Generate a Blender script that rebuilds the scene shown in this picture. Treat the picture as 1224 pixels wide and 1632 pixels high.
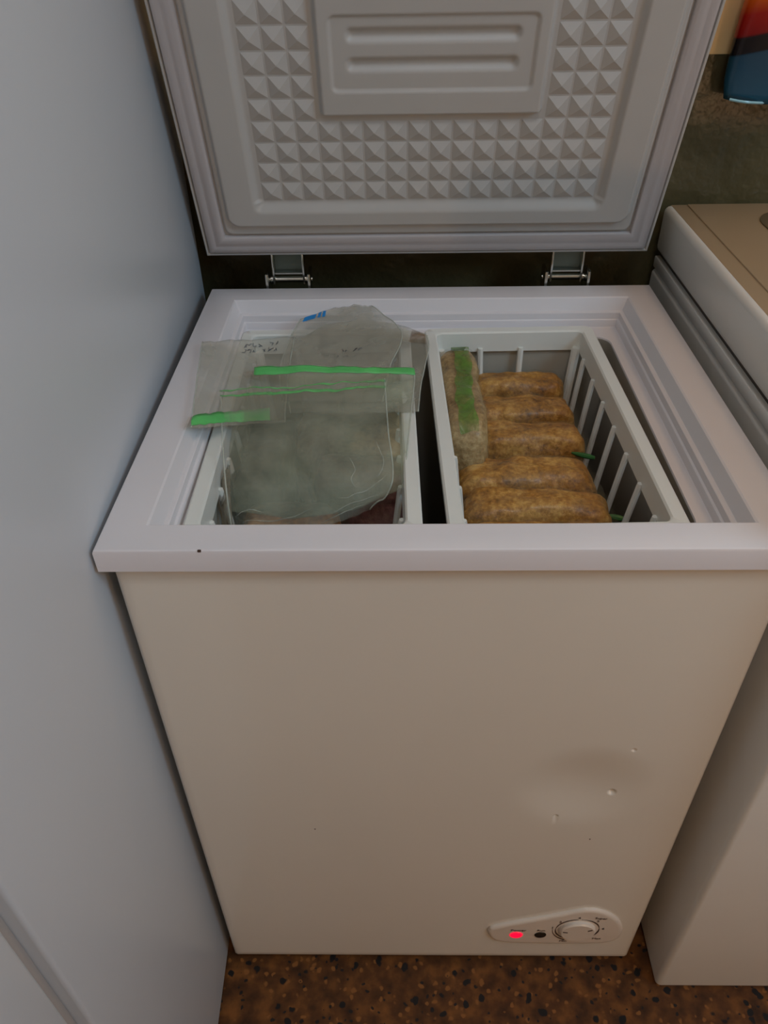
import bpy, bmesh, math, random
from mathutils import Vector, Matrix, noise
from mathutils.bvhtree import BVHTree
for o in list(bpy.data.objects):
    bpy.data.objects.remove(o)
S = bpy.context.scene
C = S.collection
PI = math.pi
R = math.radians

# ------------------------------------------------------------------ camera
CAM_LOC = (-0.048, -0.513, 1.328)
YAW, PITCH, ROLL, FPX = -0.0224, -0.6756, -0.0185, 1239.0
cd = bpy.data.cameras.new('camera')
cam = bpy.data.objects.new('camera', cd)
C.objects.link(cam)
fw = Vector((math.sin(YAW) * math.cos(PITCH), math.cos(YAW) * math.cos(PITCH), math.sin(PITCH)))
rt = Vector((math.cos(YAW), -math.sin(YAW), 0))
up = rt.cross(fw)
rr = rt * math.cos(ROLL) + up * math.sin(ROLL)
uu = -rt * math.sin(ROLL) + up * math.cos(ROLL)
cam.matrix_world = Matrix(((rr.x, uu.x, -fw.x, CAM_LOC[0]), (rr.y, uu.y, -fw.y, CAM_LOC[1]),
                           (rr.z, uu.z, -fw.z, CAM_LOC[2]), (0, 0, 0, 1)))
cd.sensor_fit = 'VERTICAL'
cd.sensor_height = 24
cd.lens = FPX * 24 / 1632
cd.clip_start = 0.02
S.camera = cam

# ------------------------------------------------------------------ world, lights, exposure
w = bpy.data.worlds.new('sky')
S.world = w
w.use_nodes = True
bg = w.node_tree.nodes['Background']
bg.inputs[0].default_value = (0.62, 0.78, 1.0, 1)
bg.inputs[1].default_value = 0.6


def area(name, loc, target, sx, sy, power, col):
    l = bpy.data.lights.new(name, 'AREA')
    l.shape = 'RECTANGLE'
    l.size, l.size_y = sx, sy
    l.energy = power
    l.color = col
    o = bpy.data.objects.new(name, l)
    C.objects.link(o)
    o.location = loc
    o.rotation_euler = (Vector(target) - Vector(loc)).to_track_quat('-Z', 'Y').to_euler()
    return o


WIN = (1.55, -0.85, 2.08)           # centre of the window in the right wall
LAMP = (1.15, -1.55, 0.74)          # bulb of an unseen warm lamp added behind the camera
area('window_daylight', (WIN[0] + 0.14, WIN[1], WIN[2]), (0, -0.1, 0.9), 0.9, 0.75, 22, (0.46, 0.75, 1.0))
CEIL = (0.12, -0.75, 2.6)          # unseen ceiling light, added to brighten the collar and other tops
area('added_ceiling_glow', (CEIL[0], CEIL[1], CEIL[2] - 0.035), (CEIL[0], CEIL[1], 0), 0.36, 0.36, 4.6, (0.92, 0.95, 1.0))
pl = bpy.data.lights.new('added_warm_bulb', 'POINT')
pl.energy = 13
pl.color = (1.0, 0.61, 0.34)
pl.shadow_soft_size = 0.05
plo = bpy.data.objects.new('added_warm_bulb', pl)
C.objects.link(plo)
plo.location = LAMP
ADDED_PENDANT = (0.78, 0.32, 1.90)        # unseen warm bulb, added to brighten the wall above the washing machine
sl = bpy.data.lights.new('added_pendant_bulb', 'POINT')
sl.energy = 3.6
sl.color = (1.0, 0.62, 0.34)
sl.shadow_soft_size = 0.04
slo = bpy.data.objects.new('added_pendant_bulb', sl)
C.objects.link(slo)
slo.location = ADDED_PENDANT
S.view_settings.view_transform = 'Standard'
S.view_settings.look = 'None'
S.view_settings.gamma = 1
S.view_settings.use_curve_mapping = False
S.view_settings.exposure = 0.0


# ------------------------------------------------------------------ materials
def srgb(r, g, b):
    f = lambda c: (c / 255 / 12.92) if c / 255 <= 0.04045 else ((c / 255 + 0.055) / 1.055) ** 2.4
    return (f(r), f(g), f(b), 1)


def mat(name, col, rough=0.5, metal=0, spec=0.5, bump=0, bscale=50, var=0, vscale=6, coat=0, emit=None, detail=4):
    m = bpy.data.materials.new(name)
    m.use_nodes = True
    nt = m.node_tree
    b = nt.nodes['Principled BSDF']
    b.inputs['Base Color'].default_value = col
    b.inputs['Roughness'].default_value = rough
    b.inputs['Metallic'].default_value = metal
    b.inputs['Specular IOR Level'].default_value = spec
    b.inputs['Coat Weight'].default_value = coat
    b.inputs['Coat Roughness'].default_value = 0.12
    tc = nt.nodes.new('ShaderNodeTexCoord')
    if var:
        n = nt.nodes.new('ShaderNodeTexNoise')
        n.inputs['Scale'].default_value = vscale
        n.inputs['Detail'].default_value = detail
        nt.links.new(tc.outputs['Object'], n.inputs['Vector'])
        mr = nt.nodes.new('ShaderNodeMapRange')
        mr.inputs['From Min'].default_value = 0.3
        mr.inputs['From Max'].default_value = 0.7
        mr.inputs['To Min'].default_value = 1 - var
        mr.inputs['To Max'].default_value = 1 + var * 0.4
        nt.links.new(n.outputs['Fac'], mr.inputs['Value'])
        mx = nt.nodes.new('ShaderNodeMix')
        mx.data_type = 'RGBA'
        mx.blend_type = 'MULTIPLY'
        mx.inputs['Factor'].default_value = 1
        mx.inputs['A'].default_value = col
        nt.links.new(mr.outputs['Result'], mx.inputs['B'])
        nt.links.new(mx.outputs['Result'], b.inputs['Base Color'])
    if bump:
        n = nt.nodes.new('ShaderNodeTexNoise')
        n.inputs['Scale'].default_value = bscale
        n.inputs['Detail'].default_value = 5
        nt.links.new(tc.outputs['Object'], n.inputs['Vector'])
        bp = nt.nodes.new('ShaderNodeBump')
        bp.inputs['Strength'].default_value = bump
        bp.inputs['Distance'].default_value = 0.016 if bump >= 1 else 0.01
        nt.links.new(n.outputs['Fac'], bp.inputs['Height'])
        nt.links.new(bp.outputs['Normal'], b.inputs['Normal'])
    if emit:
        b.inputs['Emission Color'].default_value = emit[0]
        b.inputs['Emission Strength'].default_value = emit[1]
    return m


def film_mat(name, col, a0, a1, scale=14, rough=0.28):
    """milky polythene: patches of clearer and cloudier film"""
    m = bpy.data.materials.new(name)
    m.use_nodes = True
    nt = m.node_tree
    b = nt.nodes['Principled BSDF']
    b.inputs['Base Color'].default_value = col
    b.inputs['Roughness'].default_value = rough
    b.inputs['Specular IOR Level'].default_value = 0.4
    tc = nt.nodes.new('ShaderNodeTexCoord')
    n = nt.nodes.new('ShaderNodeTexNoise')
    n.inputs['Scale'].default_value = scale
    n.inputs['Detail'].default_value = 5
    n.inputs['Distortion'].default_value = 0.6
    nt.links.new(tc.outputs['Object'], n.inputs['Vector'])
    mr = nt.nodes.new('ShaderNodeMapRange')
    mr.inputs['From Min'].default_value = 0.32
    mr.inputs['From Max'].default_value = 0.68
    mr.inputs['To Min'].default_value = a0
    mr.inputs['To Max'].default_value = a1
    nt.links.new(n.outputs['Fac'], mr.inputs['Value'])
    nt.links.new(mr.outputs['Result'], b.inputs['Alpha'])
    n2 = nt.nodes.new('ShaderNodeTexNoise')
    n2.inputs['Scale'].default_value = 38
    n2.inputs['Detail'].default_value = 3
    n2.inputs['Distortion'].default_value = 1.2
    nt.links.new(tc.outputs['Object'], n2.inputs['Vector'])
    bp = nt.nodes.new('ShaderNodeBump')
    bp.inputs['Strength'].default_value = 0.8
    bp.inputs['Distance'].default_value = 0.004
    nt.links.new(n2.outputs['Fac'], bp.inputs['Height'])
    nt.links.new(bp.outputs['Normal'], b.inputs['Normal'])
    return m


def food_mat(name, dark, mid, light, scale=24):
    m = bpy.data.materials.new(name)
    m.use_nodes = True
    nt = m.node_tree
    b = nt.nodes['Principled BSDF']
    b.inputs['Roughness'].default_value = 0.55
    b.inputs['Coat Weight'].default_value = 0.25
    b.inputs['Coat Roughness'].default_value = 0.3
    tc = nt.nodes.new('ShaderNodeTexCoord')
    oi = nt.nodes.new('ShaderNodeObjectInfo')
    ad = nt.nodes.new('ShaderNodeVectorMath')
    ad.operation = 'ADD'
    nt.links.new(tc.outputs['Object'], ad.inputs[0])
    nt.links.new(oi.outputs['Random'], ad.inputs[1])
    n = nt.nodes.new('ShaderNodeTexNoise')
    n.inputs['Scale'].default_value = scale
    n.inputs['Detail'].default_value = 5
    nt.links.new(ad.outputs[0], n.inputs['Vector'])
    nf = nt.nodes.new('ShaderNodeTexNoise')
    nf.inputs['Scale'].default_value = scale * 6
    nf.inputs['Detail'].default_value = 6
    nf.inputs['Roughness'].default_value = 0.7
    nt.links.new(ad.outputs[0], nf.inputs['Vector'])
    av = nt.nodes.new('ShaderNodeMix')
    av.inputs['Factor'].default_value = 0.55
    nt.links.new(n.outputs['Fac'], av.inputs['A'])
    nt.links.new(nf.outputs['Fac'], av.inputs['B'])
    cr = nt.nodes.new('ShaderNodeValToRGB')
    e = cr.color_ramp.elements
    e[0].position, e[0].color = 0.36, dark
    e[1].position, e[1].color = 0.64, light
    k = e.new(0.5)
    k.color = mid
    nt.links.new(av.outputs['Result'], cr.inputs['Fac'])
    nt.links.new(cr.outputs['Color'], b.inputs['Base Color'])
    n2 = nt.nodes.new('ShaderNodeTexNoise')
    n2.inputs['Scale'].default_value = 150
    n2.inputs['Detail'].default_value = 4
    nt.links.new(ad.outputs[0], n2.inputs['Vector'])
    bp = nt.nodes.new('ShaderNodeBump')
    bp.inputs['Strength'].default_value = 0.5
    bp.inputs['Distance'].default_value = 0.004
    nt.links.new(n2.outputs['Fac'], bp.inputs['Height'])
    nt.links.new(bp.outputs['Normal'], b.inputs['Normal'])
    return m


ENAMEL = mat('freezer_enamel', srgb(226, 218, 204), 0.13, spec=0.5, bump=0.006, bscale=9, var=0.03, vscale=3)
COLLAR = mat('collar_plastic', srgb(226, 221, 222), 0.38, var=0.03, vscale=5)
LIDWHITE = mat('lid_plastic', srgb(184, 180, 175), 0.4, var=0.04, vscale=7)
GASKET = mat('gasket_vinyl', srgb(180, 173, 172), 0.5, var=0.04, vscale=9)
LINER = mat('liner_plastic', srgb(176, 172, 160), 0.5, var=0.1, vscale=5)
BASKET = mat('basket_plastic', srgb(226, 226, 218), 0.35, var=0.03, vscale=8)
CHROME = mat('hinge_steel', srgb(205, 205, 198), 0.18, metal=1)
TIMBER = mat('stool_timber', srgb(150, 110, 70), 0.5, var=0.3, vscale=12)
DARKSTEEL = mat('hinge_plate_steel', srgb(110, 118, 108), 0.4, metal=0.85)
FRIDGE = mat('refrigerator_enamel', srgb(192, 197, 202), 0.3, bump=0.02, bscale=6, var=0.02, vscale=2)
FGASKET = mat('refrigerator_gasket', srgb(168, 160, 154), 0.6, var=0.05)
WASHER = mat('washer_enamel', srgb(228, 226, 220), 0.25, var=0.03, vscale=4)
WASHTOP_WARM = mat('washer_top_warm_tint', srgb(172, 150, 120), 0.3, var=0.04, vscale=4)  # beige paints warm light onto the white washer top
GAP_SHADE = mat('dark_gap_shade', srgb(58, 50, 40), 0.5, var=0.1)  # dark brown fill paints in the shade under the overhanging top
GREEN = mat('green_zip_plastic', srgb(96, 196, 106), 0.35, var=0.2, vscale=30)
DULLGREEN = mat('dull_green_zip_plastic', srgb(58, 120, 58), 0.4, var=0.3, vscale=40)

INK = mat('brown_print', srgb(70, 48, 36), 0.6, var=0.1)
PEN = mat('faded_pen_ink', srgb(100, 104, 110), 0.7, var=0.2)
REDLED = mat('red_lamp', srgb(255, 20, 50), 0.3, emit=(srgb(255, 0, 45), 1.6), var=0.02)
REDRING = mat('red_lamp_rim', srgb(255, 70, 90), 0.3, emit=(srgb(255, 60, 80), 0.5), var=0.02)
BLACKLED = mat('unlit_lamp', srgb(18, 20, 16), 0.2, var=0.1)
WALLOLIVE = mat('olive_wall_paint', srgb(92, 84, 56), 0.36, spec=0.55, bump=1.0, bscale=9, var=0.35, vscale=5)
WALLCREAM = mat('cream_wall_paint', srgb(244, 212, 156), 0.6, bump=0.5, bscale=14, var=0.12, vscale=6)
PLASTER = mat('room_plaster', srgb(216, 205, 186), 0.8, bump=0.2, bscale=30, var=0.05)
WOOD = mat('window_wood', srgb(225, 220, 210), 0.5, var=0.05)
STEEL = mat('nail_steel', srgb(150, 150, 150), 0.35, metal=1)
RUBBER = mat('black_rubber', srgb(25, 24, 22), 0.8, var=0.1)
PALEGREEN = film_mat('pale_green_zip_plastic', srgb(112, 204, 116), 0.25, 0.8, 16)
SEAM = film_mat('film_side_seam', srgb(214, 218, 204), 0.35, 0.6, 30)
CREASE = film_mat('film_crease', srgb(214, 214, 198), 0.12, 0.4, 60)
FILM_A = film_mat('clear_bag_film', srgb(214, 212, 190), 0.04, 0.17)
FILM_B = film_mat('cloudy_bag_film', srgb(206, 216, 182), 0.05, 0.21, 10)
FILM_D = film_mat('hazy_bag_film', srgb(196, 192, 174), 0.2, 0.44, 12)
FILM_F = film_mat('food_bag_film', srgb(214, 200, 160), 0.0, 0.12, 30, 0.14)
BREAD = food_mat('brown_frozen_food', srgb(104, 62, 18), srgb(172, 118, 44), srgb(220, 172, 90))
BREAD2 = food_mat('pale_frozen_food', srgb(112, 84, 48), srgb(164, 134, 86), srgb(204, 178, 130))
MEAT = food_mat('dark_frozen_meat', srgb(64, 32, 36), srgb(122, 72, 70), srgb(158, 110, 100), 12)
BROWNPACK = food_mat('brown_frozen_pack', srgb(112, 74, 44), srgb(168, 120, 76), srgb(200, 158, 108), 14)
FROST = food_mat('frosty_grey_food', srgb(86, 92, 90), srgb(112, 118, 112), srgb(136, 140, 132), 9)
PALEMEAT = food_mat('pale_frozen_food_pack', srgb(150, 112, 74), srgb(208, 168, 120), srgb(232, 200, 154), 10)

# terrazzo floor: brown ground with black and amber chips
FLOOR = bpy.data.materials.new('terrazzo_floor')
FLOOR.use_nodes = True
nt = FLOOR.node_tree
b = nt.nodes['Principled BSDF']
b.inputs['Roughness'].default_value = 0.5
b.inputs['Specular IOR Level'].default_value = 0.25
tc = nt.nodes.new('ShaderNodeTexCoord')


def tnoise(scale, detail=4, vec=None):
    n = nt.nodes.new('ShaderNodeTexNoise')
    n.inputs['Scale'].default_value = scale
    n.inputs['Detail'].default_value = detail
    nt.links.new(vec or tc.outputs['Object'], n.inputs['Vector'])
    return n


def ramp(src, stops):
    r = nt.nodes.new('ShaderNodeValToRGB')
    e = r.color_ramp.elements
    e[0].position, e[0].color = stops[0]
    e[1].position, e[1].color = stops[-1]
    for p, c in stops[1:-1]:
        e.new(p).color = c
    nt.links.new(src, r.inputs['Fac'])
    return r


def tmix(f, a, bb):
    m = nt.nodes.new('ShaderNodeMix')
    m.data_type = 'RGBA'
    nt.links.new(f, m.inputs['Factor'])
    for s, v in (('A', a), ('B', bb)):
        if hasattr(v, 'links'):
            nt.links.new(v, m.inputs[s])
        else:
            m.inputs[s].default_value = v
    return m.outputs['Result']


warp = tnoise(60, 2)
va = nt.nodes.new('ShaderNodeVectorMath')
va.operation = 'MULTIPLY_ADD'
nt.links.new(warp.outputs['Color'], va.inputs[0])
va.inputs[1].default_value = (0.012, 0.012, 0.0)
nt.links.new(tc.outputs['Object'], va.inputs[2])
base = ramp(tnoise(38, 6).outputs['Fac'], [(0.3, srgb(58, 33, 13)), (0.5, srgb(90, 53, 22)), (0.7, srgb(126, 77, 33))])


def chips(scale, lo, hi, keep):
    v = nt.nodes.new('ShaderNodeTexVoronoi')
    v.inputs['Scale'].default_value = scale
    v.inputs['Randomness'].default_value = 1.0
    nt.links.new(va.outputs[0], v.inputs['Vector'])
    a = ramp(v.outputs['Distance'], [(lo, (1, 1, 1, 1)), (hi, (0, 0, 0, 1))])
    sep = nt.nodes.new('ShaderNodeSeparateColor')
    nt.links.new(v.outputs['Color'], sep.inputs[0])
    k = nt.nodes.new('ShaderNodeMath')
    k.operation = 'LESS_THAN'
    k.inputs[1].default_value = keep
    nt.links.new(sep.outputs[0], k.inputs[0])
    mu = nt.nodes.new('ShaderNodeMath')
    mu.operation = 'MULTIPLY'
    nt.links.new(a.outputs['Color'], mu.inputs[0])
    nt.links.new(k.outputs[0], mu.inputs[1])
    return mu.outputs[0]


c1 = tmix(chips(95, 0.26, 0.4, 0.3), base.outputs['Color'], srgb(136, 86, 40))
c2 = tmix(chips(52, 0.24, 0.31, 0.42), c1, srgb(26, 22, 20))
c3 = tmix(chips(120, 0.24, 0.34, 0.2), c2, srgb(34, 28, 24))
nt.links.new(c3, b.inputs['Base Color'])

# ------------------------------------------------------------------ helpers
W = {}


def newbm():
    return bmesh.new()


def add_box(bm, x0, x1, y0, y1, z0, z1, bev=0, seg=2):
    t = bmesh.new()
    bmesh.ops.create_cube(t, size=1)
    for v in t.verts:
        v.co = Vector(((x0 + x1) / 2 + v.co.x * (x1 - x0), (y0 + y1) / 2 + v.co.y * (y1 - y0), (z0 + z1) / 2 + v.co.z * (z1 - z0)))
    if bev:
        bmesh.ops.bevel(t, geom=t.edges[:], offset=bev, segments=seg, affect='EDGES', profile=0.5)
    merge(bm, t)


def merge(bm, t):
    me = bpy.data.meshes.new('tmp')
    t.to_mesh(me)
    t.free()
    bm.from_mesh(me)
    bpy.data.meshes.remove(me)


def box(*a, **k):
    bm = newbm()
    add_box(bm, *a, **k)
    return bm


def add_tube(bm, pts, r, n=8, cap=True):
    pts = [Vector(p) for p in pts]
    rings = []
    prev = None
    for i, p in enumerate(pts):
        d = (pts[min(i + 1, len(pts) - 1)] - pts[max(i - 1, 0)]).normalized()
        a = prev if prev and abs(prev.dot(d)) < 0.95 else (Vector((0, 0, 1)) if abs(d.z) < 0.9 else Vector((1, 0, 0)))
        s = d.cross(a).normalized()
        t = s.cross(d).normalized()
        prev = t
        rad = r[i] if isinstance(r, (list, tuple)) else r
        rings.append([bm.verts.new(p + s * rad * math.cos(2 * PI * k / n) + t * rad * math.sin(2 * PI * k / n)) for k in range(n)])
    for a, c in zip(rings, rings[1:]):
        for k in range(n):
            bm.faces.new((a[k], a[(k + 1) % n], c[(k + 1) % n], c[k]))
    if cap:
        bm.faces.new(rings[0][::-1])
        bm.faces.new(rings[-1])


def add_loops(bm, loops, closed=False):
    """skin a list of equal-length loops of points"""
    rs = [[bm.verts.new(p) for p in l] for l in loops]
    n = len(rs[0])
    pairs = list(zip(rs, rs[1:])) + ([(rs[-1], rs[0])] if closed else [])
    for a, c in pairs:
        for k in range(n):
            bm.faces.new((a[k], a[(k + 1) % n], c[(k + 1) % n], c[k]))
    return rs


def rect(x0, x1, y0, y1, z):
    return [(x0, y0, z), (x1, y0, z), (x1, y1, z), (x0, y1, z)]


def rrect(x0, x1, y0, y1, r, z, n=5):
    out = []
    for cx, cy, a0 in ((x1 - r, y0 + r, -90), (x1 - r, y1 - r, 0), (x0 + r, y1 - r, 90), (x0 + r, y0 + r, 180)):
        for k in range(n + 1):
            a = R(a0 + 90 * k / n)
            out.append((cx + r * math.cos(a), cy + r * math.sin(a), z))
    return out


def link(name, me, parent, m, smooth, ang=None):
    if m:
        me.materials.append(m)
    for p in me.polygons:
        p.use_smooth = smooth
    if smooth and ang:
        me.set_sharp_from_angle(angle=R(ang))
    o = bpy.data.objects.new(name, me)
    C.objects.link(o)
    if parent:
        o.parent = parent
        W[o] = W[parent]
    else:
        W[o] = Matrix.Identity(4)
    return o


def part(name, bm, m, parent=None, smooth=True, ang=35, local=False, fix=True):
    """one mesh object; vertices are given in world space unless local"""
    if fix:
        bmesh.ops.recalc_face_normals(bm, faces=bm.faces[:])
    if parent and not local:
        bm.transform(W[parent].inverted())
    me = bpy.data.meshes.new(name)
    bm.to_mesh(me)
    bm.free()
    return link(name, me, parent, m, smooth, ang)


def tag(o, label=None, cat=None, group=None, kind=None):
    for k, v in (('label', label), ('category', cat), ('group', group), ('kind', kind)):
        if v:
            o[k] = v
    return o


def empty(name, loc, rz=0, label=None, cat=None, group=None):
    o = bpy.data.objects.new(name, None)
    C.objects.link(o)
    o.empty_display_size = 0.05
    o.location = loc
    o.rotation_euler = (0, 0, rz)
    W[o] = Matrix.Translation(loc) @ Matrix.Rotation(rz, 4, 'Z')
    return tag(o, label, cat, group)


def copy_child(ch, parent, name=None):
    c = ch.copy()
    C.objects.link(c)
    c.parent = parent
    W[c] = W[parent]
    return c


def text_mesh(s, size, align='CENTER'):
    cu = bpy.data.curves.new('text', 'FONT')
    cu.body = s
    cu.size = size
    cu.align_x = align
    cu.align_y = 'CENTER'
    cu.extrude = 0.0001
    cu.resolution_u = 3
    o = bpy.data.objects.new('text', cu)
    C.objects.link(o)
    dg = bpy.context.evaluated_depsgraph_get()
    me = bpy.data.meshes.new_from_object(o.evaluated_get(dg))
    bpy.data.objects.remove(o)
    bpy.data.curves.remove(cu)
    bm = bmesh.new()
    bm.from_mesh(me)
    bpy.data.meshes.remove(me)
    return bm


# ------------------------------------------------------------------ setting
RX0, RX1, RY0, RY1, RZ1 = -1.25, 1.55, -2.6, 0.68, 2.6
WSPLIT = 1.15


def struct(name, bm, m, label):
    return tag(part(name, bm, m, None, smooth=False), label, None, None, 'structure')


struct('floor', box(RX0 - .1, RX1 + .1, RY0 - .1, RY1 + .1, -0.05, 0), FLOOR, 'brown terrazzo floor with black stone chips')
struct('ceiling', box(RX0 - .1, RX1 + .1, RY0 - .1, RY1 + .1, RZ1, RZ1 + .05), PLASTER, 'plain room ceiling')
wb = struct('wall_back', box(RX0 - .1, RX1 + .1, RY1, RY1 + .1, WSPLIT, RZ1), WALLCREAM, 'plastered back wall, warm cream above and dark olive paint below')
part('painted_dado', box(RX0 - .1, RX1 + .1, RY1 - 0.001, RY1 + .1, 0, WSPLIT), WALLOLIVE, wb, smooth=False)['label'] = 'dark olive painted lower wall'
struct('wall_left', box(RX0 - .1, RX0, RY0, RY1, 0, RZ1), PLASTER, 'plain left room wall')
struct('wall_front', box(RX0 - .1, RX1 + .1, RY0 - .1, RY0, 0, RZ1), PLASTER, 'plain room wall facing the freezer')
bm = newbm()
wy0, wy1, wz0, wz1 = WIN[1] - .5, WIN[1] + .5, WIN[2] - .42, WIN[2] + .42
add_box(bm, RX1, RX1 + .1, RY0, wy0, 0, RZ1)
add_box(bm, RX1, RX1 + .1, wy1, RY1, 0, RZ1)
add_box(bm, RX1, RX1 + .1, wy0, wy1, 0, wz0)
add_box(bm, RX1, RX1 + .1, wy0, wy1, wz1, RZ1)
struct('wall_right', bm, PLASTER, 'plain right room wall with a window opening')
bm = newbm()
for a in ((wy0, wy0 + .05, wz0, wz1), (wy1 - .05, wy1, wz0, wz1), (wy0 + .05, wy1 - .05, wz0, wz0 + .05), (wy0 + .05, wy1 - .05, wz1 - .05, wz1), (WIN[1] - .02, WIN[1] + .02, wz0 + .05, wz1 - .05)):
    add_box(bm, RX1 + .02, RX1 + .07, *a)
win = struct('window_1', bm, WOOD, 'white framed window in the right wall')
GLASS = bpy.data.materials.new('window_glass')
GLASS.use_nodes = True
g = GLASS.node_tree
pb = g.nodes['Principled BSDF']
pb.inputs['Roughness'].default_value = 0.02
pb.inputs['Alpha'].default_value = 0.08
for y0, y1 in ((wy0 + .05, WIN[1] - .02), (WIN[1] + .02, wy1 - .05)):
    part('pane', box(RX1 + .04, RX1 + .046, y0, y1, wz0 + .05, wz1 - .05), GLASS, win, smooth=False)

ST = empty('added_stool', (LAMP[0], LAMP[1], 0), 0, 'small unseen wooden stool added to carry the added lamp', 'stool')  # out of view, added only to hold the added lamp
part('seat', box(LAMP[0] - .17, LAMP[0] + .17, LAMP[1] - .17, LAMP[1] + .17, .42, .45, bev=.006), TIMBER, ST)
for dx in (-1, 1):
    for dy in (-1, 1):
        bm = newbm()
        add_tube(bm, [(LAMP[0] + dx * .15, LAMP[1] + dy * .15, 0), (LAMP[0] + dx * .12, LAMP[1] + dy * .12, .421)], .014, 10)
        part('leg', bm, TIMBER, ST)
ce = empty('added_ceiling_light', (CEIL[0], CEIL[1], CEIL[2]), 0, 'unseen flat square ceiling light added above the freezer for top light', 'lamp')
part('housing', box(CEIL[0] - .2, CEIL[0] + .2, CEIL[1] - .2, CEIL[1] + .2, CEIL[2] - .03, CEIL[2], bev=.004), WOOD, ce)
part('diffuser', box(CEIL[0] - .185, CEIL[0] + .185, CEIL[1] - .185, CEIL[1] + .185, CEIL[2] - .033, CEIL[2] - .028), mat('lit_diffuser', srgb(250, 248, 240), .5, emit=((.94, .95, 1, 1), 3), var=.02), ce)
wl = empty('added_pendant_lamp', (ADDED_PENDANT[0], ADDED_PENDANT[1], RZ1), 0, 'unseen warm pendant bulb on a cord, added above the washing machine for wall light', 'lamp')
bm = newbm()
add_tube(bm, [(ADDED_PENDANT[0], ADDED_PENDANT[1], RZ1), (ADDED_PENDANT[0], ADDED_PENDANT[1], RZ1 - .03)], .045, 20)
part('ceiling_rose', bm, WOOD, wl)
bm = newbm()
add_tube(bm, [(ADDED_PENDANT[0], ADDED_PENDANT[1], RZ1 - .03), (ADDED_PENDANT[0], ADDED_PENDANT[1], ADDED_PENDANT[2] + .12)], .004, 8)
part('cord', bm, RUBBER, wl)
bm = newbm()
add_tube(bm, [(ADDED_PENDANT[0], ADDED_PENDANT[1], ADDED_PENDANT[2] + .12), (ADDED_PENDANT[0], ADDED_PENDANT[1], ADDED_PENDANT[2] + .05)], .02, 16)
part('bulb_holder', bm, RUBBER, wl)
cl = empty('added_warm_lamp', (LAMP[0], LAMP[1], .45), 0, 'unseen warm table lamp added on the stool for light from the front', 'lamp')
bm = newbm()
add_loops_ = [(.07, .4502), (.07, .462), (.02, .475), (.012, .52), (.02, .58), (.012, .64), (.012, .72)]
rs = add_loops(bm, [[(LAMP[0] + r * math.cos(2 * PI * k / 24), LAMP[1] + r * math.sin(2 * PI * k / 24), z) for k in range(24)] for r, z in add_loops_])
bm.faces.new(rs[0]); bm.faces.new(rs[-1])
part('lamp_base', bm, WOOD, cl)
# ------------------------------------------------------------------ chest freezer
FZ = empty('chest_freezer', (0, 0.285, 0), 0, 'white open chest freezer with raised embossed lid and two baskets inside', 'freezer')
X0, X1, Y0, Y1 = -0.3095, 0.3095, 0.006, 0.566
ZB, ZT = 0.012, 0.853
DENT = (0.172, 0.489, 0.088, 0.0068)
bm = newbm()
bw = 0.006


def graded(a, c, f0, f1, fine, coarse):
    out, t = [a], a
    while t < c - 1e-6:
        t += fine if f0 <= t < f1 else coarse
        out.append(min(t, c))
    return out


xs = graded(X0 + bw, X1 - bw, .135, .228, .0008, .008)
zs = graded(ZB + bw, ZT, .415, .575, .0008, .009)
GLINT_PITS = [(.147, .424, .0042, .0024, 100), (.209, .474, .0062, .0036, 95), (.2175, .566, .0036, .0019, 125)]  # small pits shaped to stand in for glints on the dent


def dent(x, z):
    r = math.hypot(x - DENT[0], z - DENT[1]) / DENT[2]
    d = DENT[3] * (1 - r * r) ** 2 if r < 1 else 0
    for cx_, cz_, rad, dep, ang in GLINT_PITS:
        ca, sa = math.cos(R(ang)), math.sin(R(ang))
        p, q_ = (x - cx_) * ca + (z - cz_) * sa, -(x - cx_) * sa + (z - cz_) * ca
        r = math.hypot(p / 1.15, q_) / rad
        if r < 1:
            d += dep * (1 - r * r) ** 2
    return d


g = [[bm.verts.new((x, Y0 + dent(x, z), z)) for x in xs] for z in zs]
for a, c in zip(g, g[1:]):
    for k in range(len(xs) - 1):
        bm.faces.new((a[k], a[k + 1], c[k + 1], c[k]))
for side in (0, 1):
    col = [r[0 if side == 0 else -1] for r in g]
    s = 1 if side == 0 else -1
    X = X0 if side == 0 else X1
    prevc = col
    for x, y in ((X + s * .0018, Y0 + .0018), (X, Y0 + bw), (X, Y1)):
        nc = [bm.verts.new((x, y, v.co.z)) for v in col]
        for k in range(len(col) - 1):
            bm.faces.new((prevc[k], prevc[k + 1], nc[k + 1], nc[k]))
        prevc = nc
# lower lip turned under, back and bottom sheets
low = g[0]
nl = [bm.verts.new((v.co.x, Y0 + .0018, ZB + .0018)) for v in low]
nb = [bm.verts.new((v.co.x, Y0 + bw, ZB)) for v in low]
nk = [bm.verts.new((v.co.x, Y1, ZB)) for v in low]
for a, c in ((low, nl), (nl, nb), (nb, nk)):
    for k in range(len(low) - 1):
        bm.faces.new((a[k], a[k + 1], c[k + 1], c[k]))
q4 = [bm.verts.new(p) for p in ((X0, Y1, ZB), (X1, Y1, ZB), (X1, Y1, ZT), (X0, Y1, ZT))]
bm.faces.new(q4)
part('cabinet', bm, ENAMEL, FZ, ang=50)['label'] = 'glossy white front panel with a shallow round dent'
for x in (X0 + .05, X1 - .05):
    for y in (Y0 + .06, Y1 - .05):
        bm = newbm()
        bmesh.ops.create_cone(bm, cap_ends=True, segments=20, radius1=.016, radius2=.02, depth=.0135, matrix=Matrix.Translation((x, y, .00675)))
        part('foot', bm, RUBBER, FZ)

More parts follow.
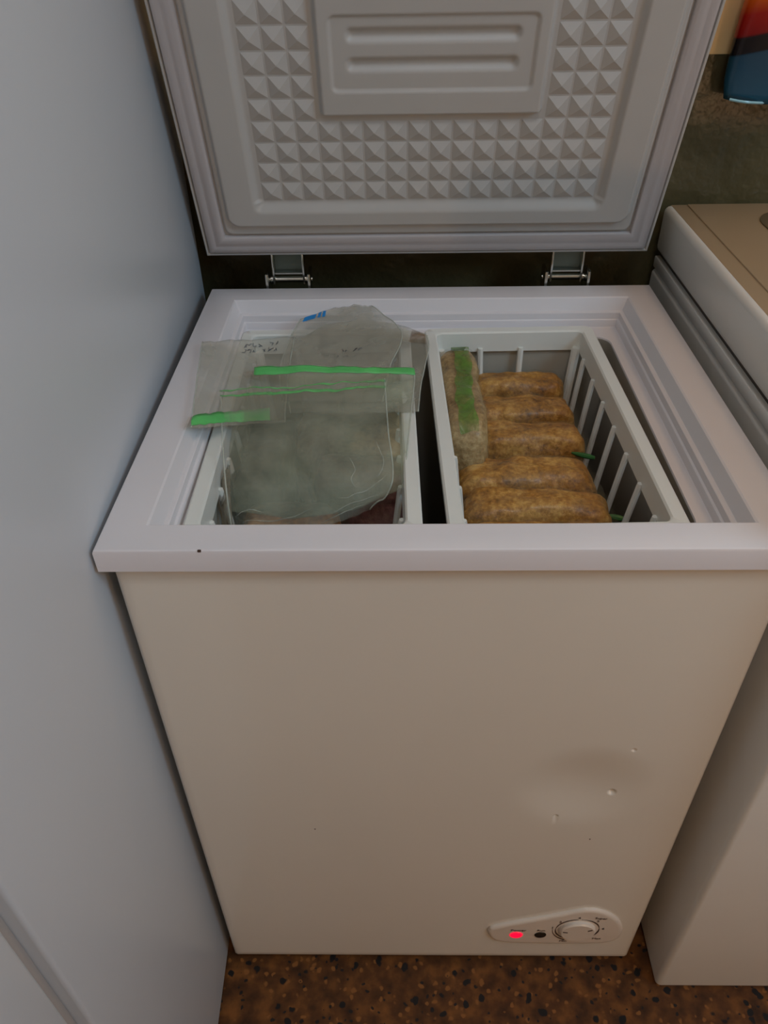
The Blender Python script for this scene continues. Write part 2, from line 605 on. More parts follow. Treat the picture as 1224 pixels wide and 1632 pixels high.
# collar: outer skirt, flat top and the stepped inside edge
bm = newbm()
prof = [(-.3093, .3093, .0062, .5658, .852), (-.318, .318, -.003, .574, .8515), (-.318, .318, -.003, .574, .8735),
        (-.3172, .3172, -.0022, .5732, .8755), (-.3155, .3155, -.0005, .5715, .8763), (-.2785, .2785, .0325, .5325, .8763),
        (-.2765, .2765, .0345, .5305, .875), (-.2705, .2705, .0395, .5245, .8595), (-.2675, .2675, .0425, .5215, .8588),
        (-.266, .266, .0432, .5198, .8575), (-.2655, .2655, .0435, .5192, .849), (-.2632, .2632, .0455, .5178, .848),
        (-.2625, .2625, .046, .5172, .8465), (-.2622, .2622, .0463, .517, .838), (-.2605, .2605, .048, .5155, .837)]
add_loops(bm, [rect(p[0], p[1], p[2], p[3], p[4]) for p in prof])
add_loops(bm, [rrect(-.2606, .2606, .0479, .5156, .002, .8371), rrect(-.2465, .2465, .066, .488, .02, .8371), rrect(-.2457, .2457, .0668, .4872, .02, .835)])
part('collar', bm, COLLAR, FZ, ang=28, smooth=True)['label'] = 'white plastic top collar with stepped inner edge'
bm = newbm()
lp = [rrect(-.2458, .2458, .0667, .4873, .02, .8355),
      rrect(-.2425, .2425, .07, .484, .02, .30), rrect(-.238, .238, .075, .478, .02, .2), ]
rs = add_loops(bm, lp)
bm.faces.new(rs[-1])
part('liner', bm, LINER, FZ, ang=35)['label'] = 'off-white moulded inner wall of the freezer well'

# control panel at the lower right of the front
pan = [(.0844, .1071), (.0852, .1175), (.0905, .1255), (.1194, .1443 - .004), (.165, .1629 - .004), (.2105, .1795), (.224, .1822), (.2365, .1805),
       (.2543, .1697), (.2716, .150), (.2814, .1264), (.2835, .105), (.2795, .088), (.268, .0775), (.252, .0735), (.2042, .0715), (.1277, .0735), (.103, .0785), (.0905, .0895)]


def spline(pts, n=6):
    out = []
    m = len(pts)
    for i in range(m):
        p0, p1, p2, p3 = (Vector(pts[(i + k - 1) % m]) for k in range(4))
        for j in range(n):
            t = j / n
            out.append(0.5 * ((2 * p1) + (-p0 + p2) * t + (2 * p0 - 5 * p1 + 4 * p2 - p3) * t * t + (-p0 + 3 * p1 - 3 * p2 + p3) * t ** 3))
    return out


sp = spline(pan)
cx = sum(p.x for p in sp) / len(sp)
cz = sum(p.y for p in sp) / len(sp)


def inset(d):
    out = []
    n = len(sp)
    for i, p in enumerate(sp):
        t = (sp[(i + 1) % n] - sp[i - 1]).normalized()
        nr = Vector((t.y, -t.x))
        if nr.dot(Vector((cx, cz)) - p) < 0:
            nr = -nr
        out.append(p + nr * d)
    return out


bm = newbm()
lo = [[(p.x, y, p.y) for p in inset(d)] for d, y in ((0, .0062), (0, .004), (.0012, .0022), (.004, .001), (.007, .0008))]
rs = add_loops(bm, lo)
bm.faces.new(rs[-1])
PANEL = mat('panel_plastic', srgb(224, 210, 194), 0.3, var=.03)
CP = part('control_panel', bm, PANEL, FZ, ang=60)
CP['label'] = 'teardrop shaped white control panel'
YP = .0008


def disc(cx, cz, r, y0, y1, bev=.0006, sx=1):
    bm = newbm()
    pr = [(r, y0), (r, y1 + bev), (r - bev, y1)]
    rs = add_loops(bm, [[(cx + rad * sx * math.cos(2 * PI * k / 40), y, cz + rad * math.sin(2 * PI * k / 40)) for k in range(40)] for rad, y in pr])
    bm.faces.new(rs[-1])
    return bm


bm = disc(.1263, .1045, .0105, YP, YP - .0006)
part('lamp_rim', bm, REDRING, CP)
part('power_lamp', disc(.1263, .1045, .0088, YP, YP - .0012), REDLED, CP)['label'] = 'lit red indicator lamp'
part('fault_lamp', disc(.1623, .1053, .0088, YP, YP - .0012), BLACKLED, CP)['label'] = 'unlit black indicator lamp'
DC = (.2147, .1235)
bm = disc(DC[0], DC[1], .0265, YP, YP - .006, .0022)
part('thermostat_dial', bm, PANEL, CP)['label'] = 'round white thermostat dial'


def arc_print(r0f, r1f, a0, a1, n=40):
    bm = newbm()
    p = []
    for i in range(n + 1):
        t = i / n
        a = R(a0 + (a1 - a0) * t)
        p.append([bm.verts.new((DC[0] + r * math.cos(a), YP - .0003, DC[1] + r * math.sin(a))) for r in (r0f(t), r1f(t))])
    for a, c in zip(p, p[1:]):
        bm.faces.new((a[0], a[1], c[1], c[0]))
    return bm


# printed scale around the dial and the lettering
arc_w = lambda t: .0006 + .0016 * abs(math.sin(PI * (t * 2 + .1)))
part('dial_scale', arc_print(lambda t: .0318 - arc_w(t) * .5, lambda t: .0318 + arc_w(t) * .7, -52, 86), INK, CP)
part('dial_scale', arc_print(lambda t: .0318 - arc_w(t) * .5, lambda t: .0318 + arc_w(t) * .7, 94, 272), INK, CP)
part('dial_scale', arc_print(lambda t: .0358, lambda t: .0358 + .0028 * t + .0003, 176, 247), INK, CP)
for a in (32, 168):
    bm = newbm()
    pts = [(DC[0] + r * math.cos(R(a)), YP - .0063, DC[1] + r * math.sin(R(a))) for r in (.016, .023)]
    add_tube(bm, pts, .0008, 6)
    part('dial_mark', bm, INK, CP)


def lettering(s, x, z, size, rot=0):
    bm = text_mesh(s, size)
    bm.transform(Matrix.Translation((x, YP - .0004, z)) @ Matrix.Rotation(R(rot), 4, 'Y') @ Matrix.Rotation(PI / 2, 4, 'X'))
    return part('lettering', bm, INK, CP, smooth=False)


lettering('Power', .1285, .1195, .0088)
lettering('Run', .162, .1195, .0078)
lettering('1', .1778, .129, .0085)
lettering('2', .1872, .1475, .0085)
lettering('4', .2130, .1605, .0085)
lettering('5', .2415, .151, .0085)
lettering('Super', .2445, .1595, .0078, 8)
lettering('6', .2525, .1265, .0085)
lettering('Max', .2475, .0935, .0078)
lettering('Min', .1985, .0845, .0078)
for sx_, sz_, sr in ((.197, .372, .0011), (-.155, .395, .0010)):
    part('speck', disc(sx_, sz_, sr, Y0 + .0005, Y0 - .0004, .0002), INK, FZ)
part('chip_mark', box(-.2245, -.2212, -.0031, -.001, .8742, .8764, bev=.0006), INK, FZ)

# ---------------- hinges
for hx in (-.2065, .2):
    y = .603
    bm = newbm()
    add_box(bm, hx - .0328, hx - .0288, y - .022, y + .012, .80, .893, bev=.0006)
    add_box(bm, hx + .0288, hx + .0325, y - .022, y + .012, .80, .893, bev=.0006)
    add_box(bm, hx - .031, hx + .031, Y1 + .002, Y1 + .0045 + .010, .74, .862, bev=.0006)
    H1 = part('hinge', bm, CHROME, FZ)
    H1['label'] = 'bright steel spring hinge'
    bm = newbm()
    add_tube(bm, [(hx - .034, y, .8775), (hx + .034, y, .8775)], .0042, 16)
    for s in (-1, 1):
        add_tube(bm, [(hx + s * .0235, y, .8775), (hx + s * .0275, y, .8775)], .0065, 16)
    part('hinge_pin', bm, CHROME, H1)
    bm = newbm()
    add_box(bm, hx - .0205, hx + .0205, y + .004, y + .0065, .884, .925)
    part('hinge_leaf', bm, DARKSTEEL, H1)
    bm = newbm()
    for s in (-1, 1):
        add_box(bm, hx + s * .022 - .0014, hx + s * .022 + .0014, y - .009, y + .0065, .872, .922, bev=.0005)
    add_box(bm, hx - .0205, hx + .0205, y - .0045, y - .003, .8868, .8888)
    part('hinge_arm', bm, CHROME, H1)

# ---------------- lid
LANG = R(90 + 17.4)
LO = Vector((-.0055, .594, .918))
LM = Matrix.Translation(LO) @ Matrix.Rotation(LANG, 4, 'X')
LW, LL = .3165, .56
bm = newbm()
sh = [(.012, -.052), (.004, -.050), (.0, -.044), (.0, -.002), (.0006, .0012), (.0016, .002), (.0034, .0018), (.0042, .0005), (.0046, -.0015), (.034, -.0015)]
rs = add_loops(bm, [rect(-LW + i, LW - i, i, LL - i, wv) for i, wv in sh])
bm.faces.new(rs[0])
lid_me_bm = bm
bmesh.ops.recalc_face_normals(bm, faces=bm.faces[:])
me = bpy.data.meshes.new('lid')
bm.to_mesh(me)
bm.free()
LID = link('lid', me, FZ, LIDWHITE, True, 30)
LID.matrix_local = Matrix.Translation((0, -0.285, 0)) @ LM
W[LID] = LM
LID['label'] = 'raised white lid leaning forward'
bm = newbm()
gp = [(.0062, -.0016), (.0065, .0035), (.009, .0048), (.0135, .0052), (.0165, .0042), (.018, .0042), (.021, .0056), (.027, .0058), (.0308, .0045), (.0322, .002), (.0325, -.0016)]
add_loops(bm, [rect(-LW + i, LW - i, i, LL - i, wv) for i, wv in gp])
part('lid_gasket', bm, GASKET, LID, ang=50, local=True)


def sdr(u, v, u0, u1, v0, v1, r):
    qx = abs(u - (u0 + u1) / 2) - (u1 - u0) / 2 + r
    qy = abs(v - (v0 + v1) / 2) - (v1 - v0) / 2 + r
    return math.hypot(max(qx, 0), max(qy, 0)) + min(max(qx, qy), 0) - r


def st(x):
    x = min(1, max(0, x))
    return x * x * (3 - 2 * x)


def lid_h(u, v):
    h = -.0015 + .0035 * st(-sdr(u, v, -.2832, .2832, .0338, LL - .0338, .012) / .003)
    h += .0065 * st(-sdr(u, v, -.2755, .2755, .0495, LL - .0475, .018) / .004)
    f = -sdr(u, v, -.236, .236, .0715, .488, .012)
    bv = .0155 if v < .0885 or v > .471 else .009
    d = st(f / bv)
    blk = st(-sdr(u, v, -.1345, .1345, .2038, .356, .006) / .0045)
    h -= .0085 * d * (1 - blk)
    if blk > 0:
        h -= .003 * st(-sdr(u, v, -.1185, .1185, .2345, .3205, .008) / .0035)
        for vc in (.2655, .2975):
            h -= .0055 * st(-sdr(u, v, -.1005, .1005, vc - .0098, vc + .0098, .0085) / .0085)
    return h


bm = newbm()
U0 = LW - .0332
nu, nv = 320, 290
gv = []
for j in range(nv + 1):
    v = .0332 + (LL - .0664) * j / nv
    gv.append([bm.verts.new((-U0 + 2 * U0 * i / nu, v, lid_h(-U0 + 2 * U0 * i / nu, v))) for i in range(nu + 1)])
for a, c in zip(gv, gv[1:]):
    for k in range(nu):
        bm.faces.new((a[k], a[k + 1], c[k + 1], c[k]))
part('lid_liner', bm, LIDWHITE, LID, ang=None, local=True, fix=False)['label'] = 'embossed white inner face of the lid'
# embossed pyramids: one mesh, copied
bm = newbm()
hb = .0127
t_ = .0008
pb_ = [bm.verts.new(p) for p in ((-hb, -hb, 0), (hb, -hb, 0), (hb, hb, 0), (-hb, hb, 0))]
pt_ = [bm.verts.new(p) for p in ((-t_, -t_, .0062), (t_, -t_, .0062), (t_, t_, .0062), (-t_, t_, .0062))]
for k in range(4):
    bm.faces.new((pb_[k], pb_[(k + 1) % 4], pt_[(k + 1) % 4], pt_[k]))
bm.faces.new(pt_)
pyr = part('embossed_pyramid', bm, LIDWHITE, LID, smooth=False, local=True)
first = True
for r in range(14):
    for c in range(16):
        if 4 <= r <= 9 and 3 <= c <= 12:
            continue
        o = pyr if first else copy_child(pyr, LID)
        first = False
        o.location = (-.2085 + c * .0278, .1012 + r * .0275, .0001)


# ------------------------------------------------------------------ freezer baskets
def make_basket(name, cx, rz, label):
    hw, y0, y1 = .117, -.2235, .2235
    zt, t, bar = .848, .0095, .0165
    b = empty(name, (cx[0], cx[1], 0), rz, label, 'basket', 'wire baskets in the freezer')
    bm = newbm()
    lo = [rrect(-hw, hw, y0, y1, .012, zt - t), rrect(-hw, hw, y0, y1, .012, zt - .002), rrect(-hw + .002, hw - .002, y0 + .002, y1 - .002, .011, zt),
          rrect(-hw + bar - .002, hw - bar + .002, y0 + bar - .002, y1 - bar + .002, .008, zt), rrect(-hw + bar, hw - bar, y0 + bar, y1 - bar, .008, zt - .002),
          rrect(-hw + bar + .002, hw - bar - .002, y0 + bar + .002, y1 - bar - .002, .008, zt - .028),
          rrect(-hw + bar - .001, hw - bar + .001, y0 + bar - .001, y1 - bar + .001, .008, zt - .028),
          rrect(-hw + bar - .003, hw - bar + .003, y0 + bar - .003, y1 - bar + .003, .008, zt - t)]
    add_loops(bm, lo, closed=True)
    part('rim', bm, BASKET, b, local=True, ang=40)
    zb, ins = .6, .024
    xi, yi0, yi1 = hw - bar - .0022, y0 + bar + .0022, y1 - bar - .0022

    def slat(p0, p1, wd):
        bm = newbm()
        add_tube(bm, [p0, (p0[0], p0[1], p0[2] - .004), p1], [wd * .8, wd, wd], 8)
        return part('slat', bm, BASKET, b, local=True)
    ys = [.1655 - .0565 * k for k in range(7)]
    for s in (-1, 1):
        for yy in ys:
            f = yy / yi1
            slat((s * (xi - .001), yy, zt - .0225), (s * (xi - ins), yy * .9, zb), .0037)
    for k in range(2):
        xx = -.039 + .0565 * k
        for yy, s in ((yi1 - .001, -1), (yi0 + .001, 1)):
            slat((xx, yy, zt - .0225), (xx * .8, yy + s * ins, zb), .0042)
    for sx in (-1, 1):
        for yy, s in ((yi1 - .004, -1), (yi0 + .004, 1)):
            slat((sx * (xi - .004), yy, zt - .0225), (sx * (xi - ins), yy + s * ins, zb), .0065)
    bm = newbm()
    lo = [rrect(-xi + ins - .006, xi - ins + .006, yi0 + ins - .006, yi1 - ins + .006, .012, zb + .01),
          rrect(-xi + ins - .006, xi - ins + .006, yi0 + ins - .006, yi1 - ins + .006, .012, zb - .006)]
    rs = add_loops(bm, lo)
    bm.faces.new(rs[0])
    bm.faces.new(rs[1])
    part('base', bm, BASKET, b, local=True)
    return b


make_basket('freezer_basket', (-.1435, .2735), R(.8), 'left white basket, mostly covered by empty zip bags')
make_basket('freezer_basket', (.1125, .2755), R(1.4), 'right white slatted basket packed with bags of brown food')


# ------------------------------------------------------------------ bags of brown food
def pillow(hx, hy, hz, seed, amp=.006, e=.62, n=26, fr=22):
    """a lumpy rounded slab standing on its edge"""
    bm = newbm()
    bmesh.ops.create_cube(bm, size=2)
    bmesh.ops.subdivide_edges(bm, edges=bm.edges[:], cuts=n, use_grid_fill=True)
    off = Vector((seed * 3.7, seed * 1.3, seed * 7.1))
    for v in bm.verts:
        p = v.co
        l = (abs(p.x) ** 9 + abs(p.y) ** 5 + abs(p.z) ** 7)
        k = 1 / l ** (1 / 6.2)
        p2 = Vector((p.x * k * hx, p.y * k * hy, p.z * k * hz))
        nn = noise.noise(p2 * fr + off) * amp + noise.noise(p2 * fr * 2.7 + off) * amp * .55
        d = Vector((p2.x / hx ** 2, p2.y / hy ** 2, p2.z / hz ** 2)).normalized()
        v.co = p2 + d * nn
    return bm


def food_bag(loc, dims, tilt, rz, seed, label, m=BREAD, zip_side=None, roll=0, group='bags of brown food in the right basket', film=FILM_F):
    r = empty('food_bag', (loc[0], loc[1], loc[2] - dims[2]), rz, label, 'food bag', group)
    T = Matrix.Translation((0, 0, dims[2])) @ Matrix.Rotation(R(tilt), 4, 'X') @ Matrix.Rotation(R(roll), 4, 'Y')
    bm = pillow(*dims, seed)
    bm.transform(T)
    part('contents', bm, m, r, local=True, ang=None)
    bm = pillow(dims[0] + .0035, dims[1] + .002, dims[2] + .002, seed, amp=.0062)
    off = Vector((seed, seed * 2, 0))
    for v in bm.verts:      # gathered film at the two ends and wrinkles
        f = abs(v.co.x) / dims[0]
        wv = noise.noise(Vector((v.co.x * 60, v.co.y * 25, v.co.z * 70)) + off) * .0016
        v.co += Vector((math.copysign(max(0, f - .93) * .03, v.co.x), wv, abs(wv)))
    bm.transform(T)
    part('bag_film', bm, film, r, local=True, ang=None)
    return r, T


bags = [
    ((0.1200, 0.4425, 0.7180), (.064, .029, .078), -9, R(-2), 1, 'zip bag of brown frozen food at the back end of the right basket'),
    ((0.1200, 0.3775, 0.7140), (.068, .030, .080), -8, R(-1), 2, 'second bag of brown food from the back of the right basket'),
    ((0.1180, 0.3105, 0.7140), (.070, .032, .082), -9, R(0), 3, 'third bag of brown food from the back, right of the green striped bag'),
    ((0.1055, 0.2355, 0.7120), (.083, .032, .080), -7, R(0), 4, 'fourth bag of brown food from the back, just in front of the green striped bag'),
    ((0.1095, 0.1755, 0.7060), (.086, .028, .084), -8, R(-3), 5, 'bag of brown food second from the front of the right basket'),
    ((0.1110, 0.1185, 0.7020), (.087, .028, .086), -7, R(-2), 6, 'frontmost bag of brown food in the right basket'),
]
for i, (loc, dims, tilt, rz, seed, lab) in enumerate(bags):
    r, T = food_bag(loc, dims, tilt, rz, seed, lab)
    if i in (2, 4):
        bm = newbm()
        p0, p1 = {2: ((.168, .288, .779), (.196, .282, .775)), 4: ((.186, .172, .773), (.208, .168, .770))}[i]
        add_tube(bm, [Vector(p0).lerp(Vector(p1), k / 4) for k in range(5)], [.0012, .0026, .0034, .0034, .0022], 8)
        part('zip_strip', bm, DULLGREEN, r)['label'] = 'green zip edge'
SD = (.112, .0255, .066)
r, T = food_bag((.0345, .362, .773), SD, 0, R(90), 9, 'upright zip bag with broad green top stripe, left side of right basket', BREAD2, roll=1.5)
tb = pillow(SD[0] + .0035, SD[1] + .002, SD[2] + .002, 9, amp=.0062)
tree = BVHTree.FromBMesh(tb)
tb.free()
bm = newbm()
rows = []
for k in range(61):
    x = -.111 + .222 * k / 60
    row = []
    for j in range(9):
        y = -.002 + (-.0105 + .021 * j / 8) * (1 + .12 * math.sin(k * .5)) + .0025 * math.sin(k * .11)
        hit_ = tree.ray_cast(Vector((x, y, .3)), Vector((0, 0, -1)))[0]
        row.append(bm.verts.new((x, y, (hit_.z if hit_ else .06) + .0022)))
    rows.append(row)
for a, c in zip(rows, rows[1:]):
    for j in range(8):
        bm.faces.new((a[j], a[j + 1], c[j + 1], c[j]))
bm.transform(T)
part('zip_strip', bm, film_mat('frosted_green_stripe', srgb(100, 140, 56), .3, .95, 45), r, local=True)['label'] = 'broad green zip stripe'


# ------------------------------------------------------------------ empty zip bags over the left basket
def catmull(p, t):
    n = len(p) - 1
    i = min(int(t * n), n - 1)
    f = t * n - i
    g = lambda k: p[max(0, min(n, k))] if 0 <= k <= n else (p[0] * 2 - p[1] if k < 0 else p[n] * 2 - p[n - 1])
    p0, p1, p2, p3 = g(i - 1), g(i), g(i + 1), g(i + 2)
    return 0.5 * ((2 * p1) + (-p0 + p2) * f + (2 * p0 - 5 * p1 + 4 * p2 - p3) * f * f + (-p0 + 3 * p1 - 3 * p2 + p3) * f ** 3)


class Sheet:
    def __init__(self, net, seed, amp=.0018, puff=.0035):
        self.net = [[Vector(p) for p in r] for r in net]
        self.seed, self.amp, self.puff = seed, amp, puff

    def base(self, u, v):
        return catmull([catmull(r, u) for r in self.net], v)

    def pt(self, u, v, lift):
        p = self.base(u, v)
        e = min(u, 1 - u, v, 1 - v)
        sgn = 1 if lift > 0 else -1
        s = self.seed
        wr = noise.noise(Vector((u * 5 + s, v * 6, s * 2.3))) * self.amp + noise.noise(Vector((u * 15 + s + v * 9, v * 4 - u * 6, s))) * self.amp * .7
        fold = abs(noise.noise(Vector((u * 4 + v * 7, v * 9 - u * 3, s * 5 + sgn)))) * self.amp
        return p + Vector((0, 0, wr + sgn * (.0004 + self.puff * min(1, e * 5) ** .7 * .5) + (fold if sgn > 0 else 0)))

    def mesh(self, nu=44, nv=44):
        bm = newbm()
        s = []
        for lift in (1, -1):
            s.append([[bm.verts.new(self.pt(i / nu, j / nv, lift)) for i in range(nu + 1)] for j in range(nv + 1)])
        for k, g in enumerate(s):
            for a, c in zip(g, g[1:]):
                for i in range(nu):
                    f = (a[i], a[i + 1], c[i + 1], c[i])
                    bm.faces.new(f if k else f[::-1])
        rim = lambda g: [g[0][i] for i in range(nu)] + [g[j][nu] for j in range(nv)] + [g[nv][i] for i in range(nu, 0, -1)] + [g[j][0] for j in range(nv, 0, -1)]
        a, c = rim(s[0]), rim(s[1])
        for k in range(len(a)):
            bm.faces.new((a[k], a[(k + 1) % len(a)], c[(k + 1) % len(a)], c[k]))
        return bm

    def strip(self, v0, v1, u0=0., u1=1., n=44, up=.0013):
        """a band that follows the film between two rows, as wide as v1-v0"""
        bm = newbm()
        loops = []
        for i in range(n + 1):
            u = u0 + (u1 - u0) * i / n
            a0 = v0(u) if callable(v0) else v0
            a1 = v1(u) if callable(v1) else v1
            top = [self.pt(u, a0 + (a1 - a0) * k / 4, 1) + Vector((0, 0, up * (.45 if k in (0, 4) else 1))) for k in range(5)]
            loops.append(top + [self.pt(u, a1, 1) + Vector((0, 0, .0001)), self.pt(u, a0, 1) + Vector((0, 0, .0001))])
        rs = add_loops(bm, loops)
        bm.faces.new(rs[0]); bm.faces.new(rs[-1])
        return bm


def zip_bag(net, seed, label, film, strips, amp=.0018, puff=.0035, seams=(0.004, 0.996)):
    sh = Sheet(net, seed, amp, puff)
    c = sh.base(.5, .5)
    r = empty('zip_bag', (c.x, c.y, min(p[2] for row in net for p in row)), 0, label, 'zip bag', 'empty zip bags on the left basket')
    part('bag_film', sh.mesh(), film, r, ang=None)
    for uu_ in seams:
        bm = newbm()
        add_tube(bm, [sh.pt(uu_, k / 40, 1) + Vector((0, 0, -.0002)) for k in range(41)], .0009, 5)
        part('side_seam', bm, SEAM, r, ang=None)
    for v0, v1, u0, u1, m, lab in strips:
        part('zip_strip', sh.strip(v0, v1, u0, u1), m, r, ang=None)['label'] = lab
    return r, sh


NET_A = [
    [(-0.258, 0.292, 0.868), (-0.191, 0.298, 0.869), (-0.125, 0.305, 0.869), (-0.062, 0.316, 0.868)],
    [(-0.252, 0.266, 0.868), (-0.188, 0.270, 0.870), (-0.123, 0.277, 0.870), (-0.061, 0.289, 0.868)],
    [(-0.241, 0.206, 0.864), (-0.180, 0.205, 0.866), (-0.115, 0.206, 0.866), (-0.057, 0.209, 0.862)],
    [(-0.231, 0.152, 0.850), (-0.175, 0.149, 0.852), (-0.109, 0.152, 0.851), (-0.052, 0.158, 0.846)],
    [(-0.226, 0.126, 0.830), (-0.174, 0.120, 0.828), (-0.112, 0.128, 0.828), (-0.057, 0.138, 0.832)],
    [(-0.224, 0.116, 0.806), (-0.179, 0.110, 0.800), (-0.123, 0.120, 0.802), (-0.077, 0.135, 0.812)],
]
NET_B = [
    [(-0.224, 0.347, 0.870), (-0.158, 0.345, 0.872), (-0.092, 0.339, 0.872), (-0.027, 0.344, 0.868)],
    [(-0.223, 0.322, 0.866), (-0.156, 0.321, 0.868), (-0.091, 0.317, 0.868), (-0.026, 0.320, 0.864)],
    [(-0.234, 0.263, 0.857), (-0.159, 0.261, 0.858), (-0.092, 0.260, 0.858), (-0.031, 0.264, 0.855)],
    [(-0.234, 0.205, 0.848), (-0.157, 0.203, 0.849), (-0.091, 0.202, 0.849), (-0.036, 0.197, 0.850)],
    [(-0.229, 0.162, 0.832), (-0.155, 0.158, 0.832), (-0.090, 0.159, 0.834), (-0.039, 0.161, 0.844)],
    [(-0.226, 0.138, 0.808), (-0.155, 0.134, 0.802), (-0.097, 0.140, 0.808), (-0.042, 0.141, 0.836)],
]
NET_C = [
    [(-0.267, 0.185, 0.884), (-0.247, 0.212, 0.868), (-0.216, 0.249, 0.848), (-0.179, 0.263, 0.842)],
    [(-0.270, 0.206, 0.885), (-0.249, 0.237, 0.869), (-0.220, 0.275, 0.849), (-0.182, 0.293, 0.843)],
    [(-0.281, 0.282, 0.884), (-0.259, 0.311, 0.871), (-0.226, 0.345, 0.855), (-0.186, 0.368, 0.846)],
    [(-0.294, 0.386, 0.884), (-0.266, 0.401, 0.878), (-0.232, 0.429, 0.866), (-0.186, 0.454, 0.856)],
]
NET_D = [
    [(-0.188, 0.309, 0.842), (-0.149, 0.304, 0.845), (-0.103, 0.298, 0.848), (-0.065, 0.294, 0.850)],
    [(-0.199, 0.379, 0.847), (-0.154, 0.376, 0.850), (-0.106, 0.373, 0.853), (-0.056, 0.372, 0.855)],
    [(-0.193, 0.454, 0.854), (-0.147, 0.455, 0.857), (-0.101, 0.461, 0.859), (-0.041, 0.456, 0.861)],
    [(-0.182, 0.496, 0.862), (-0.145, 0.517, 0.866), (-0.112, 0.530, 0.868), (-0.083, 0.528, 0.868)],
]
NET_E = [
    [(-0.177, 0.290, 0.836), (-0.117, 0.285, 0.840), (-0.065, 0.276, 0.846), (-0.023, 0.267, 0.852)],
    [(-0.189, 0.355, 0.838), (-0.121, 0.347, 0.842), (-0.058, 0.337, 0.848), (-0.018, 0.328, 0.854)],
    [(-0.196, 0.441, 0.842), (-0.125, 0.435, 0.848), (-0.054, 0.424, 0.854), (-0.006, 0.413, 0.858)],
    [(-0.147, 0.504, 0.852), (-0.094, 0.503, 0.856), (-0.041, 0.483, 0.859), (-0.007, 0.448, 0.860)],
]
ra, sha = zip_bag(NET_A, 3, 'large clear zip bag on top in front, with pale green zip line', FILM_A,
        [(lambda u: .145 + .015 * u, lambda u: .165 + .03 * u + .01 * math.sin(u * 5), 0, 1, PALEGREEN, 'pale green zip line'),
         (.03, lambda u: .045 + .03 * u * u, .0, 1, PALEGREEN, 'thin pale green upper zip line')], amp=.0036, puff=.004)
for cpts in ([(.98, .80), (.86, .83), (.72, .88), (.6, .93)], [(.9, .9), (.78, .93), (.62, .985)], [(.96, .62), (.9, .72), (.78, .79), (.66, .8)],
             [(.72, .52), (.76, .6), (.74, .68), (.78, .74)], [(.04, .93), (.12, .87), (.26, .84)], [(.08, .985), (.2, .92), (.42, .9), (.55, .86)], [(.9, .45), (.94, .56), (.9, .66)]):
    cp = [Vector((a, c_, 0)) for a, c_ in cpts]
    bm = newbm()
    pts = [catmull(cp, k / 20) for k in range(21)]
    add_tube(bm, [sha.pt(p.x, min(.995, p.y), 1) + Vector((0, 0, .0002)) for p in pts], [.0001 + .0005 * math.sin(PI * k / 20) for k in range(21)], 5)
    part('film_crease', bm, CREASE, ra, ang=None)
zip_bag(NET_B, 7, 'empty zip bag with bright wavy green zip, behind the front clear bag', FILM_B,
        [(lambda u: .02 + .03 * math.sin(u * 4.5) * (1 - u), lambda u: .15 + .03 * math.sin(u * 4.5 + .4) * (1 - u), 0, 1, GREEN, 'bright green zip')], seams=(0.996,))
zip_bag(NET_C, 11, 'empty zip bag lying over the left collar, green zip end pointing to the left', FILM_D,
        [(.06, .33, 0, .85, GREEN, 'bright green zip end')])
rd, shd = zip_bag(NET_D, 15, 'hazy bag at the back edge with a small blue printed label', FILM_D, [])
re_, she = zip_bag(NET_E, 19, 'hazy bag hanging over the gap, brown stain in its back right corner', FILM_D, [])


def patch(sh, u0, u1, v0, v1, up=.0012, n=6):
    bm = newbm()
    g = [[bm.verts.new(sh.pt(u0 + (u1 - u0) * i / n, v0 + (v1 - v0) * j / n, 1) + Vector((0, 0, up))) for i in range(n + 1)] for j in range(n + 1)]
    for a, c in zip(g, g[1:]):
        for i in range(n):
            bm.faces.new((a[i], a[i + 1], c[i + 1], c[i]))
    return bm


BLUE = mat('blue_print', srgb(36, 140, 214), .4, var=.08)
part('printed_label', patch(shd, .06, .2, .9, .985), BLUE, rd, ang=None)['label'] = 'small blue printed label'
for k in range(2):
    part('printed_stripe', patch(shd, .225 + .055 * k, .262 + .055 * k, .9, .985), BLUE, rd, ang=None)
part('food_stain', patch(she, .8, .97, .72, .96), film_mat('brown_food_smear', srgb(128, 100, 66), .0, .75, 60), re_, ang=None)


# scribbles of faded pen on the bags
def scribble(sh, parent, u0, v0, du, dv, seed, rows=1):
    rnd = random.Random(seed)
    bm = newbm()
    for r in range(rows):
        n = 7
        for k in range(n):
            if rnd.random() < .25:
                continue
            pts = []
            for j in range(4):
                u = u0 + du * (k + rnd.random() * .9) / n
                v = v0 - dv * (r + rnd.random() * .7) / rows
                pts.append(sh.pt(u, v, 1) + Vector((0, 0, .0006)))
            add_tube(bm, pts, .00045, 5)
    part('pen_marks', bm, PEN, parent, ang=None)


zc = [o for o in C.objects if o.name.startswith('zip_bag')]
scribble(Sheet(NET_C, 11), zc[2], .52, .96, .36, .1, 5, 2)
scribble(she, re_, .2, .6, .3, .05, 8)
scribble(shd, rd, .55, .5, .25, .05, 12)

